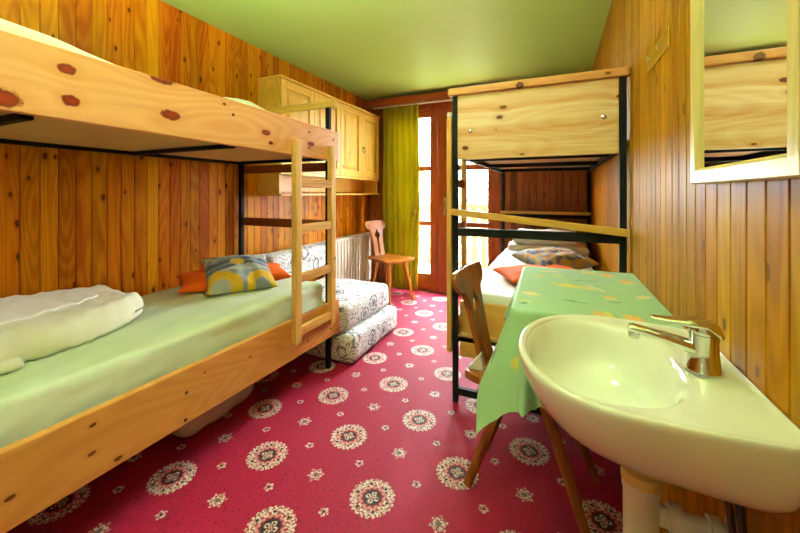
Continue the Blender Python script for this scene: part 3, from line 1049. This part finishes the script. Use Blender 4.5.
for k in range(4):
    y0, y1 = C0 + k * wd + .002, C0 + (k + 1) * wd - .002
    z0, z1 = 1.362, 2.10
    d = obj('door', box(CX - .02, CX, y0, y0 + .062, z0, z1, .003), M['cab_z'], cab)
    ORG[d] = ORG[cab]
    obj('door_stile', box(CX - .02, CX, y1 - .062, y1, z0, z1, .003), M['cab_z'], d)
    for zz in (z0, z1 - .065):
        obj('door_rail', box(CX - .02, CX, y0 + .062, y1 - .062, zz, zz + .065, .003), M['cab_y'], d)
    # raised and fielded panel
    py0, py1, pz0, pz1 = y0 + .060, y1 - .060, z0 + .063, z1 - .063
    b = bmesh.new()
    rings = []
    for ins, xx in ((0, CX - .014), (.012, CX - .014), (.040, CX - .002), (.044, CX - .002)):
        rings.append([b.verts.new((xx, yy, zz)) for yy, zz in ((py0 + ins, pz0 + ins), (py1 - ins, pz0 + ins), (py1 - ins, pz1 - ins), (py0 + ins, pz1 - ins))])
    for r0, r1 in zip(rings, rings[1:]):
        for q in range(4):
            b.faces.new((r0[q], r0[(q + 1) % 4], r1[(q + 1) % 4], r1[q]))
    b.faces.new(rings[-1])
    obj('door_panel', b, M['cab_z'], d)
    if k in (1, 3):
        hy, hz = y0 + .031, 1.60 + .07
        b = lathe([(.013, 0), (.013, .004), (.008, .010), (0, .012)], (CX, hy, hz + .028), 14, axis=0)
        ring = [(CX + .010, hy + .026 * math.sin(2 * PI * q / 20), hz + .032 * math.cos(2 * PI * q / 20)) for q in range(21)]
        tube(ring, .0035, 8, b, cap=False)
        obj('ring_handle', b, M['iron'], d, 40, label='dark iron ring pull')


# ================================================================= WOODEN ALPINE CHAIRS
def make_chair(name, label, loc, rot, mat, rear, front):
    """local axes: +x faces forward; seat of plank, splayed legs, keyhole back"""
    ch = thing(name, label, 'chair', loc, rot, local=True)
    SZ = .475
    seat = [(-.215, -.135), (-.17, -.155), (.19, -.20), (.21, -.18), (.21, .18), (.19, .20), (-.17, .155), (-.215, .135)]
    obj('seat', prism(seat, SZ - .032, SZ, 2, .006), mat, ch)
    for s in (-1, 1):
        obj('batten', prism([(-.16, s * .085 - .028), (.16, s * .105 - .028), (.16, s * .105 + .028), (-.16, s * .085 + .028)], SZ - .052, SZ - .028, 2, .004), mat, ch)
    for s in (-1, 1):
        for (x0, x1), yy, yb in ((rear, .075, .115), (front, .11, .175)):
            obj('leg', tube([(x0, s * yy, SZ - .05), (x0 + (x1 - x0) * .35, s * (yy + (yb - yy) * .35), (SZ - .05) * .65), (x1, s * yb, 0.002)], [.024, .021, .016], 8), mat, ch, 30)
    half = [(.0, 0.0), (.075, 0.0), (.070, .10), (.078, .20), (.088, .285), (.098, .308), (.140, .326), (.160, .345), (.162, .385), (.150, .404), (.09, .410), (.0, .414)]
    hole = [(0.0, .315), (.007, .295), (.012, .280), (.030, .266), (.037, .242), (.029, .219), (.013, .206), (.010, .10), (.010, .045), (.0, .03)]
    b = bmesh.new()
    for s in (-1, 1):
        pts = half + hole
        if s < 0:
            pts = [(-p[0], p[1]) for p in pts][::-1]
        prism(pts, -.011, .011, 0, 0, b)
    bmesh.ops.remove_doubles(b, verts=b.verts[:], dist=1e-5)
    lean = math.radians(13)
    bmesh.ops.transform(b, matrix=Matrix.Translation((-.165, 0, SZ - .01)) @ Matrix.Rotation(-lean, 4, 'Y'), verts=b.verts[:])
    bk = obj('backrest', b, mat, ch)
    md = bk.modifiers.new('soft', 'BEVEL')
    md.width = .004
    md.segments = 2
    md.limit_method = 'ANGLE'
    return ch


make_chair('wooden_chair', 'small wooden chair with a keyhole back in front of the green curtain', (-1.70, 3.50, 0), math.atan2(-.14, .33), M['chair_wood_far'], (-.13, -.19), (.12, .20))
make_chair('wooden_chair', 'dark wooden chair with a carved back pushed in at the table', (-.11, 1.50, 0), -0.12, M['chair_wood'], (-.06, -.21), (.08, .24))
pn = prism([(0, 0), (.062, 0), (.050, .062)], -.02, .02, 1)
bmesh.ops.transform(pn, matrix=Matrix.Translation((-.330, 1.43, .4765)), verts=pn.verts[:])
tag(obj('paper_napkin', pn, M['paper'], base=(-.29, 1.415, .476)), 'folded white paper standing on the seat of the dark chair', 'paper')

# ================================================================= RIGHT BUNK BED
rb = thing('bunk_bed', 'pine bunk bed on the right with a broad planked end board and black posts', 'bunk bed', (-.11, 2.93, 0))
RY = 1.935
obj('end_board', box(-.512, .268, RY, RY + .024, 1.375, 1.735, .003), M['board_end'], rb, label='broad pale pine end board of glued planks')
obj('top_rail', box(-.565, .309, RY - .018, RY + .04, 1.736, 1.777, .005), M['rail_top'], rb, label='reddish pine rail along the top of the end board')
for xx in (-.543, .270):
    obj('post', box(xx, xx + .03, RY + .001, RY + .031, 0, 1.735, .003), M['steel'], rb)
    obj('post', box(xx, xx + .03, 3.885, 3.915, 0, 1.735, .003), M['steel'], rb)
obj('end_bar', box(-.513, .270, RY + .003, RY + .029, .945, .99, .002), M['steel'], rb)
obj('end_bar', box(-.513, .270, RY + .003, RY + .029, .045, .085, .002), M['steel'], rb)
obj('end_bar', box(-.513, .270, 3.888, 3.912, .93, .965, .002), M['steel'], rb)
obj('end_slat', bar((-.547, RY - .018, 1.082), (.305, RY - .018, 1.000), .022, .036, .004), M['pine_x'], rb, label='loose slanting pine slat across the near end')
obj('end_slat', box(-.555, .30, 3.86, 3.882, .968, .998, .003), M['pine_x'], rb)
for zl in (.33, 1.395):
    for x0, x1 in ((-.543, -.513), (.270, .300)):
        obj('frame_rail', box(x0, x1, RY + .032, 3.885, zl, zl + .035, .002), M['steel'], rb)
    for yy in (RY + .05, 2.30, 2.95, 3.60):
        obj('cross_bar', box(-.513, .270, yy, yy + .03, zl, zl + .03, .002), M['steel'], rb)
    obj('bed_base', box(-.540, .298, RY + .033, 3.884, zl + .036, zl + .05, .001), M['plywood'], rb)
bm = box(-.513, .268, 1.985, 2.008, .388, .565, .003)
obj('lower_end_board', bm, M['pine_x'], rb)
bm = box(-.513, .268, 1.985, 2.008, .245, .384, .003)
obj('lower_end_board', bm, M['pine_x'], rb)
obj('side_board', box(-.541, -.516, RY + .09, 3.88, .37, .47, .003), M['pine_y'], rb)
obj('side_board', box(-.541, -.516, RY + .09, 3.88, 1.45, 1.60, .003), M['pine_y'], rb)
for x, z in ((.205, 1.551), (-.44, 1.531)):
    obj('bolt', lathe([(.011, .001), (.011, -.003), (.006, -.006), (0, -.0062)], (x, RY, z), 14, axis=1), M['chrome'], rb)

lad2 = thing('bunk_ladder', 'pale pine ladder on the window side of the right bunk bed', 'ladder', (-.585, 2.1, .28))
for ya in (1.925, 2.255):
    obj('rail', box(-.574, -.545, ya, ya + .045, .285, 1.615, .005), M['pine_z'], lad2)
for zc in (1.245, .98, .697, .392):
    obj('rung', box(-.572, -.548, 1.97, 2.255, zc - .025, zc + .025, .004), M['chair_wood_far'], lad2)
obj('rail_cap', box(-.572, -.547, 1.927, 1.968, 1.616, 1.645, .004), M['white_paint'], lad2, label='white cap on top of the rail')

tag(obj('mattress', soft_box(-.508, .264, 2.012, 3.88, .384, .605, .035, .03, .004, 5, 11), M['sheet_white'], smooth=180, base=(-.12, 2.95, .384)),
    'lower right mattress in a white sheet behind the table', 'mattress')
b, uv = cushion(.58, .37, .09, 26, 17)
bmesh.ops.transform(b, matrix=Matrix.Translation((-.085, 2.50, .648)) @ Matrix.Rotation(.5, 4, 'Z'), verts=b.verts[:])
tag(obj('pillow', b, M['orange'], smooth=180, base=(-.165, 2.46, .605)), 'orange pillow on the right bed just behind the green table', 'pillow')


def tapestry(u, v):
    q = nz((u, v, 0), 3.2, 4)
    q2 = nz((u, v, 0), 6.5, 9)
    if q2 > .22:
        return (.62, .30, .05)
    if q > .15:
        return (.55, .42, .16)
    if q < -.18:
        return (.08, .10, .18)
    return (.28, .32, .38)


ex = V((.72, .62, .04)).normalized()
ey = V((-.62, .72, .10)).normalized()
ey = (ey - ex * ey.dot(ex)).normalized()
Mx = Matrix((ex, ey, ex.cross(ey))).transposed().to_4x4()
Mx.translation = V((-.03, 2.86, .690))
printed('cushion', .46, .42, .13, Mx, (-.03, 2.86, .605), tapestry, 'dark blue and ochre printed cushion behind the orange pillow, right bed', 'cushion', seed=12)
dv = thing('duvet', 'white duvet folded in a stack at the far end of the right bed', 'duvet', (-.08, 3.45, .605))
for k, (x0, x1, y0, y1, z0, z1) in enumerate(((-.36, .25, 3.22, 3.82, .608, .672), (-.40, .245, 3.20, 3.80, .672, .740), (-.36, .16, 3.22, 3.78, .740, .83))):
    obj('duvet_fold', soft_box(x0, x1, y0, y1, z0, z1, .029, .03, .02, 7, 30 + k), M['duvet_white'], dv, 180)

# ================================================================= TABLE WITH CLOTH
tb = thing('table', 'small wall table beneath a green printed tablecloth', 'table', (.09, 1.48, 0))
obj('tabletop', box(-.115, .300, 1.14, 1.82, .800, .826, .004), M['pine_y'], tb)
bm = box(.288, .311, 1.18, 1.78, .72, .799, .003)
obj('wall_batten', bm, M['pine_y'], tb)
for yy in (1.24, 1.72):
    obj('bracket', prism([(.287, .799), (.287, .55), (.268, .55), (.05, .78), (.05, .799)], yy - .012, yy + .012, 1, .003), M['pine_x'], tb)

# cloth
TOPZ = .831
corn = [V((-.120, 1.128, 0)), V((.306, 1.150, 0)), V((.308, 1.83, 0)), V((-.138, 1.80, 0))]
RS = 26


WED = {}


def rr(n_edge=70, n_arc=14, r=.018):
    """rounded outline starting on the wall side front corner going front, left, back: list of (pos, normal, corner weight)"""
    out = []
    order = [(corn[1], corn[0]), (corn[0], corn[3]), (corn[3], corn[2])]
    segs = []
    for a, c in order:
        d = (c - a).normalized()
        nrm = V((-d.y, d.x, 0))
        ctr = (corn[0] + corn[1] + corn[2] + corn[3]) / 4
        if nrm.dot((a + c) / 2 - ctr) < 0:
            nrm = -nrm
        segs.append((a, c, d, nrm))
    for si, (a, c, d, nrm) in enumerate(segs):
        L = (c - a).length
        s0 = 0 if si == 0 else r
        s1 = L if si == 2 else L - r
        for k in range(n_edge + 1):
            s = s0 + (s1 - s0) * k / n_edge
            p = a + d * s
            dist = min(s if si > 0 else 9, (L - s) if si < 2 else 9)
            out.append((p, nrm.copy(), math.exp(-(dist / .11) ** 1.5), si + k / n_edge))
        if si < 2:
            n2 = segs[si + 1][3]
            cpt = c - d * r - n2 * r * 0 + segs[si + 1][2] * r
            pc = c - d * r + segs[si + 1][2] * r
            for k in range(1, n_arc):
                th = k / n_arc
                nn = (nrm * math.cos(th * PI / 2) + n2 * math.sin(th * PI / 2)).normalized()
                cen = c - nrm * r - n2 * r
                out.append((cen + nn * r, nn, 1.0, si + 1.0))
                WED[len(out) - 1] = (1 / max(math.cos(th * PI / 2), math.sin(th * PI / 2)) - 1) / .4142
    return out


loop = rr()
bm = bmesh.new()
uvs = []
rows = []
NS = 34
N = len(loop)
ctr = (corn[0] + corn[1] + corn[2] + corn[3]) / 4
for ring in range(0, 30):
    pass


def top_pt(i, f):
    p = loop[i][0]
    # f=1 at rim, 0 along the spine next to the wall
    sp = V((.307, 1.150 + (1.83 - 1.150) * min(1, max(0, (i / (N - 1)))), 0))
    return sp.lerp(p, f)


TOPN = 60
for j in range(TOPN + 1):
    f = j / TOPN
    row = []
    for i in range(N):
        p = top_pt(i, f)
        z = TOPZ + .0012 * nz((p.x, p.y, 0), 9)
        row.append(bm.verts.new((p.x, p.y, z)))
        uvs.append((p.x, p.y))
    rows.append(row)
arc = 0
for j in range(1, NS + 1):
    f = j / NS
    row = []
    for i in range(N):
        p, nrm, cw, sid = loop[i]
        over = .258 + .10 * WED.get(i, 0) + .02 * cw
        sc_ = .010 * abs(math.sin(i * .55))
        over = over - sc_ * (f ** 6)
        s = f * over
        # little rounding over the edge, then hang with folds
        rad = .012
        fold = .016 * math.sin(sid * 21) * (1 - cw) + .006 * math.sin(sid * 47)
        flare = .085 * cw + .022 + fold
        out_ = rad * min(1, s / rad) + flare * (s / .30) ** 1.15
        down = max(0, s - rad * .6)
        drop = math.sqrt(max(0, down * down - (flare * (s / .30)) ** 2 * .4))
        q = p + nrm * out_
        if cw > .35:      # pleat beside the corner
            q += V((0, .016 * math.sin((sid - 1) * 40) * f * cw, 0))
        q.x = min(q.x, .309)
        row.append(bm.verts.new((q.x, q.y, TOPZ - drop)))
        uvs.append((p.x + nrm.x * s, p.y + nrm.y * s))
    rows.append(row)
for a, b_ in zip(rows, rows[1:]):
    for i in range(N - 1):
        try:
            bm.faces.new((a[i], a[i + 1], b_[i + 1], b_[i]))
        except ValueError:
            pass
GRN = (.33, .52, .34)
DABS = []
rd = random.Random(5)
ORA, YEW, PAL, DGR = (.80, .42, .10), (.72, .58, .12), (.70, .60, .28), (.08, .22, .16)
for (x, y, lx, ly, a, c) in ((.118, 1.775, .020, .016, .2, PAL), (.145, 1.765, .018, .012, .4, YEW), (.19, 1.752, .014, .028, .1, ORA), (.212, 1.75, .009, .024, .2, ORA),
                             (.022, 1.49, .042, .012, -.5, YEW), (.070, 1.492, .046, .013, -.55, YEW), (.045, 1.505, .03, .010, -.5, PAL), (.128, 1.49, .040, .009, -.9, PAL),
                             (.252, 1.647, .022, .018, .1, ORA), (.262, 1.622, .02, .006, .6, YEW), (.165, 1.385, .018, .010, .0, ORA), (.165, 1.366, .015, .006, .1, PAL), (.17, 1.328, .017, .004, 0, DGR),
                             (-.088, 1.328, .022, .013, .4, PAL), (-.075, 1.312, .02, .008, .5, YEW), (-.095, 1.226, .016, .006, .0, YEW), (-.10, 1.20, .012, .005, .2, DGR),
                             (.113, 1.165, .012, .034, .1, ORA), (.140, 1.165, .011, .036, .15, YEW), (.155, 1.16, .006, .03, .2, DGR), (.192, 1.163, .012, .034, .1, ORA), (.212, 1.163, .008, .032, .1, ORA),
                             (.27, 1.43, .026, .012, .7, PAL), (-.07, 1.62, .016, .010, .1, ORA), (-.03, 1.73, .03, .008, .3, PAL), (.0, 1.66, .03, .007, -.3, YEW), (.10, 1.60, .04, .003, .2, DGR), (.05, 1.28, .03, .003, -.3, DGR),
                             (-.175, 1.19, .012, .020, .1, ORA), (-.20, 1.16, .010, .018, .3, YEW), (-.27, 1.08, .018, .010, .2, DGR), (-.30, 1.25, .014, .014, 0, DGR), (-.12, .98, .02, .012, .3, YEW), (.05, .98, .03, .012, .3, ORA), (.2, .96, .03, .012, -.3, YEW)):
    DABS.append((x, y, lx * 1.25, ly * 1.3, a, c))


def cloth_print(i):
    x, y = uvs[i]
    for (cx, cy, lx, ly, a, c) in DABS:
        dx, dy = x - cx, y - cy
        if abs(dx) < .08 and abs(dy) < .08:
            ca, sa = math.cos(a), math.sin(a)
            e = ((dx * ca + dy * sa) / lx) ** 2 + ((-dx * sa + dy * ca) / ly) ** 2
            if e < 1 + .5 * nz((x, y, 0), 90):
                return c
    return GRN


bm.verts.index_update()
o = obj('tablecloth', bm, M['table_print'], smooth=180, base=(.09, 1.48, .8))
# vertices keep their creation order
color_attr(o, lambda c_, i: cloth_print(i))
tag(o, 'green tablecloth with orange and yellow dabs hanging off the wall table', 'tablecloth')

# ================================================================= WASHBASIN
CXB, CYB = .115, .848
OUT_L, OUT_R, OUT_W = .195, .195, .237     # to -x, to +x (wall), half width


def outline(th, l, r, w, nx_):
    """distance from (CXB, CYB) in direction th to a D shape: ellipse to -x, squarish towards the wall"""
    c, s = math.cos(th), math.sin(th)
    if c < 0:
        return 1.0 / ((abs(c) / l) ** 2.15 + (abs(s) / w) ** 2.15) ** (1 / 2.15)
    return 1.0 / ((abs(c) / r) ** nx_ + (abs(s) / w) ** nx_) ** (1 / nx_)


NB = 120
bm = bmesh.new()
rings = []
RIM = .857


def ring_out(k, z, wallstick):
    ring = []
    for i in range(NB):
        th = 2 * PI * i / NB
        R = outline(th, OUT_L, OUT_R, OUT_W, 20)
        x, y = CXB + R * math.cos(th), CYB + R * math.sin(th)
        if x > CXB:
            y = CYB + (y - CYB) * (1 - (.13 if y > CYB else .05) * ((x - CXB) / .195) ** 2)
        # shrink towards the drain, the wall side keeps touching the wall
        xx = .15 + (x - .15) * k
        yy = CYB + (y - CYB) * (k + (1 - k) * .45 * wallstick * min(1, max(0, (x - .06) / .22)))
        if math.cos(th) > 0:
            g = min(1, max(0, (x - .12) / .18)) * wallstick
            xx = xx * (1 - g) + x * g
        ring.append(bm.verts.new((min(xx, .3095), yy, z)))
    return ring


def ring_in(cx, a, b_, z, n=2.2, ar=None):
    ring = []
    for i in range(NB):
        th = 2 * PI * i / NB
        c, s = math.cos(th), math.sin(th)
        aa = (ar or a) if c > 0 else a
        R = 1.0 / ((abs(c) / aa) ** n + (abs(s) / b_) ** n) ** (1 / n)
        ring.append(bm.verts.new((cx + R * c, CYB + R * s, z)))
    return ring


for k, z, ws in ((.10, .690, 0), (.22, .690, 0), (.45, .700, .2), (.66, .722, .7), (.82, .755, 1), (.92, .790, 1), (.975, .822, 1), (.997, .842, 1), (1.0, .849, 1), (.995, .8545, 1), (.982, RIM, 1), (.955, RIM - .0005, 1), (.925, RIM - .004, 1)):
    rings.append(ring_out(k, z, ws))
BXC = .078
for a, b_, z, ar in ((.142, .196, RIM - .007, .150), (.138, .191, RIM - .010, .144), (.132, .184, RIM - .020, .134), (.126, .176, RIM - .045, .124), (.118, .165, RIM - .080, .114), (.102, .142, RIM - .112, .098), (.070, .098, RIM - .130, .07), (.030, .04, RIM - .136, .03), (.021, .021, RIM - .137, .021)):
    rings.append(ring_in(BXC + (.02 if a < .05 else 0), a, b_, z, 2.3, ar))
for r0, r1 in zip(rings, rings[1:]):
    for i in range(NB):
        bm.faces.new((r0[i], r0[(i + 1) % NB], r1[(i + 1) % NB], r1[i]))
bm.faces.new(rings[-1])
bm.faces.new(rings[0][::-1])
wb = thing('washbasin', 'white ceramic washbasin on the right wall in the foreground', 'washbasin', (.15, CYB, .69))
obj('basin', bm, M['ceramic'], wb, 180, sub=1)
b = lathe([(.0205, 0), (.0205, .003), (.016, .0035), (.014, .001), (0, .001)], (BXC + .02, CYB, RIM - .1372), 20)
obj('drain_ring', b, M['chrome'], wb, 40)
b = bmesh.new()
lathe([(.012, 0), (.012, .002), (.009, .002), (.009, .0005), (0, .0005)], (0, 0, 0), 16, b)
bmesh.ops.scale(b, vec=(.55, 1.0, 1), verts=b.verts[:])
bmesh.ops.transform(b, matrix=Matrix.Translation((.206, CYB - .03, RIM - .045)) @ Matrix.Rotation(-1.25, 4, 'Y'), verts=b.verts[:])
obj('overflow_hole', b, M['black'], wb, 40, label='dark overflow slot in the bowl')

# tap
tp = thing('tap', 'chrome single-lever mixer tap standing on the washbasin', 'tap', (.258, CYB - .01, RIM - .004))
TX, TY, TZ = .252, CYB - .012, RIM - .004
b = lathe([(.030, 0), (.030, .004), (.026, .010), (.023, .035), (.0225, .055), (.024, .066), (.0245, .070)], (TX, TY, TZ), 28)
obj('tap_body', b, M['chrome'], tp, 50)
b = tube([(TX + .004, TY, TZ + .034), (TX - .022, TY, TZ + .042), (TX - .06, TY + .001, TZ + .052), (TX - .112, TY + .002, TZ + .062), (TX - .120, TY + .002, TZ + .0625)], [(.015, .012), (.0165, .0135), (.0145, .0105), (.0125, .0085), (.010, .006)], 20)
lathe([(.0085, 0), (.0105, .002), (.0105, .016), (.0, .016)], (TX - .110, TY + .002, TZ + .043), 18, b)
obj('spout', b, M['chrome'], tp, 60)
b = tube([(TX + .024, TY, TZ + .068), (TX + .018, TY, TZ + .076), (TX - .002, TY, TZ + .088), (TX - .03, TY, TZ + .088), (TX - .055, TY, TZ + .088), (TX - .078, TY, TZ + .089), (TX - .084, TY, TZ + .090)],
         [(.018, .006), (.025, .010), (.025, .011), (.020, .008), (.014, .005), (.011, .0035), (.006, .002)], 20)
lathe([(.0245, .071), (.0255, .076), (.024, .086), (.018, .092), (0, .094)], (TX, TY, TZ), 28, b)
obj('lever', b, M['chrome'], tp, 60)
obj('temperature_mark', lathe([(.004, 0), (.004, .0012), (0, .0014)], (TX - .0262, TY, TZ + .078), 10, axis=0), M['red_mark'], tp, label='small red dot')

# waste trap below
PX, PY = .155, CYB
dp = thing('sink_trap', 'white plastic bottle trap with side pipe under the washbasin', 'drain pipe', (PX, PY, .38))
obj('tailpiece', tube([(PX, PY, .689), (PX, PY, .58)], .0185, 20), M['plastic_yellow'], dp, 40, label='yellowed tail pipe')
b = lathe([(.020, .606), (.032, .604), (.0335, .594), (.033, .586), (.031, .582), (.031, .43), (.036, .425), (.036, .395), (.026, .384), (0, .382)][::-1], (PX, PY, 0), 32)
obj('trap_cup', b, M['plastic'], dp, 40)
obj('collar_nut', lathe([(.021, .628), (.033, .626), (.035, .620), (.035, .606), (.031, .604)], (PX, PY, 0), 24), M['plastic_yellow'], dp, 30, label='yellowed collar nut')
b = tube([(PX + .028, PY, .545), (PX + .09, PY, .545), (.311, PY, .545)], .0185, 18)
lathe([(.0185, 0), (.027, .001), (.027, .022), (.0185, .023)], (PX + .045, PY, .545), 24, b, axis=0)
lathe([(.0185, 0), (.026, .001), (.026, .018), (.0185, .019)], (PX + .108, PY, .545), 24, b, axis=0)
lathe([(.036, 0), (.036, .008), (.019, .012)][::-1], (.299, PY, .545), 24, b, axis=0)
obj('outlet_pipe', b, M['plastic'], dp, 40)
for k, dy in enumerate((-.03, .02)):
    b = tube([(.27, CYB + dy - .06, .735), (.275, CYB + dy - .07, .64), (.285, CYB + dy - .08, .54), (.29, CYB + dy - .085, .44), (.288, CYB + dy - .08, .2), (.285, CYB + dy - .08, .002)], .006, 10)
    tag(obj('supply_hose', b, M['black'] if k == 0 else M['iron'], smooth=180, base=(.29, CYB, .42)),
        ('black supply hose nearest the viewer under the washbasin' if k == 0 else 'dark grey braided supply hose behind the black one under the washbasin'), 'hose')

# ================================================================= MIRROR
mi = thing('mirror', 'wall mirror in a broad cream wooden frame above the washbasin', 'mirror', (XR - .01, .82, 1.2))
Y0, Y1, Z0, Z1, W = .615, 1.018, 1.208, 1.86, .034
FX0, FX1 = XR - .030, XR
IN = XR - .021


def moulding(p0, p1, q0, q1):
    """one mitred side of the frame: outer edge p0-p1, inner edge q0-q1 (y,z)"""
    b = bmesh.new()
    prof = []
    for t_, x in ((0, FX1), (0, FX0 + .004), (.06, FX0), (.80, FX0), (.92, FX0 + .003), (1.0, FX0 + .008), (1.0, FX1)):
        a = V(p0).lerp(V(q0), t_)
        c = V(p1).lerp(V(q1), t_)
        prof.append((b.verts.new((x, a.x, a.y)), b.verts.new((x, c.x, c.y))))
    for (a, c), (d, e) in zip(prof, prof[1:]):
        b.faces.new((a, c, e, d))
    b.faces.new([q[0] for q in prof])
    b.faces.new([q[1] for q in prof][::-1])
    return b


O = [(Y0, Z0), (Y1, Z0), (Y1, Z1), (Y0, Z1)]
I = [(Y0 + W, Z0 + W), (Y1 - W, Z0 + W), (Y1 - W, Z1 - W), (Y0 + W, Z1 - W)]
for k in range(4):
    a, c = k, (k + 1) % 4
    obj('frame_rail', moulding(V((*O[a], 0)), V((*O[c], 0)), V((*I[a], 0)), V((*I[c], 0))), M['frame_cream_h'] if k % 2 == 0 else M['frame_cream'], mi)
obj('mirror_glass', box(IN, XR - .004, Y0 + W - .004, Y1 - W + .004, Z0 + W - .004, Z1 - W + .004), M['mirror'], mi)

# little wooden strip screwed to the wall above the right bunk
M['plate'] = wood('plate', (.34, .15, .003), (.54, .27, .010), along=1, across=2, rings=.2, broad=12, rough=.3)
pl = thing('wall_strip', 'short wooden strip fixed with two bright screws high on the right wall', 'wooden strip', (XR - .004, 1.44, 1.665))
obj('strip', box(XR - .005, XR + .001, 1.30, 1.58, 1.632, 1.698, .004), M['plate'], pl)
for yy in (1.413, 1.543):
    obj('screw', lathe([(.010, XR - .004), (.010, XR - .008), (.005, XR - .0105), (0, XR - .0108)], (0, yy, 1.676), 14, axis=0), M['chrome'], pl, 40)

FILL_BOWL, FILL_UP, FILL_GLOBE, FILL_DOME, WORLD, EXPO = 6, 640, 2, 15, 64, 0.28

# ================================================================= LIGHT
# added fill lights out of view: upward bowl, ceiling dome, globe on the end wall
PXL, PYL, PZL = -.70, .42, 1.86
cl = thing('fill_pendant', 'unseen added bowl light over the near end of the room, thrown up at the ceiling', 'fill light', (PXL, PYL, ZC))  # added out of view, stands in for flash bounced off the ceiling
obj('fill_mount', lathe([(.05, ZC - .03), (.055, ZC - .001)], (PXL, PYL, 0), 24), M['brass'], cl, 40)
obj('fill_cord', tube([(PXL, PYL, ZC - .03), (PXL, PYL, PZL + .02)], .004, 8), M['black'], cl, 180)
obj('bowl', lathe([(0, PZL - .07), (.08, PZL - .06), (.14, PZL - .03), (.18, PZL + .015), (.176, PZL + .015), (.136, PZL - .026), (0, PZL - .062)], (PXL, PYL, 0), 40), mat_fill('fill_bowl_glow', (1.0, .965, .92), FILL_BOWL), cl, 180)
obj('fill_disc', lathe([(0, PZL - .05), (.06, PZL - .04), (.13, PZL - .008), (.13, PZL - .004), (0, PZL - .002)], (PXL, PYL, 0), 32), mat_fill('fill_up_glow', (1.0, .965, .92), FILL_UP), cl, 180)
LX2, LY2 = -.50, 1.48
cd = thing('fill_ceiling', 'unseen added round opal light on the green ceiling in the middle of the room', 'fill light', (LX2, LY2, ZC - .09))  # added above the view to brighten the far end of the room
obj('fill_base', lathe([(.17, ZC - .02), (.17, ZC - .001)], (LX2, LY2, 0), 40), M['white_paint'], cd, 40)
obj('fill_shade', lathe([(0, ZC - .085), (.07, ZC - .08), (.12, ZC - .064), (.152, ZC - .038), (.158, ZC - .021)], (LX2, LY2, 0), 40), mat_fill('fill_dome_glow', (1.0, .965, .92), FILL_DOME), cd, 180)
for lx, lz in ((-.85, 1.36),):
    wl = thing('fill_rear', 'unseen added opal globe light on the end wall behind the viewer', 'fill light', (lx, YF + .1, lz))  # added behind the camera to light the wall under the left bunk
    obj('fill_base', lathe([(.06, YF + .001), (.06, YF + .02), (.015, YF + .03), (.015, YF + .06)], (lx, 0, lz), 24, axis=1), M['brass'], wl, 40)
    obj('fill_sphere', lathe([(0, -.10), (.05, -.087), (.087, -.05), (.10, 0), (.087, .05), (.05, .087), (0, .10)], (lx, YF + .16, lz), 28), mat_fill('fill_globe_glow', (1.0, .965, .92), FILL_GLOBE), wl, 180)

w = bpy.data.worlds.new('world')
SC.world = w
w.use_nodes = True
nt = w.node_tree
nt.nodes.clear()
out = nt.nodes.new('ShaderNodeOutputWorld')
bg = nt.nodes.new('ShaderNodeBackground')
bg.inputs[0].default_value = (.93, .97, 1.0, 1)
bg.inputs[1].default_value = WORLD
nt.links.new(bg.outputs[0], out.inputs[0])

SC.view_settings.view_transform = 'Standard'
SC.view_settings.look = 'None'
SC.view_settings.gamma = 1
SC.view_settings.use_curve_mapping = False
SC.view_settings.exposure = EXPO
SC.cycles.use_denoising = True
SC.cycles.max_bounces = 10
SC.cycles.diffuse_bounces = 6
SC.cycles.transparent_max_bounces = 16
SC.cycles.sample_clamp_indirect = 8
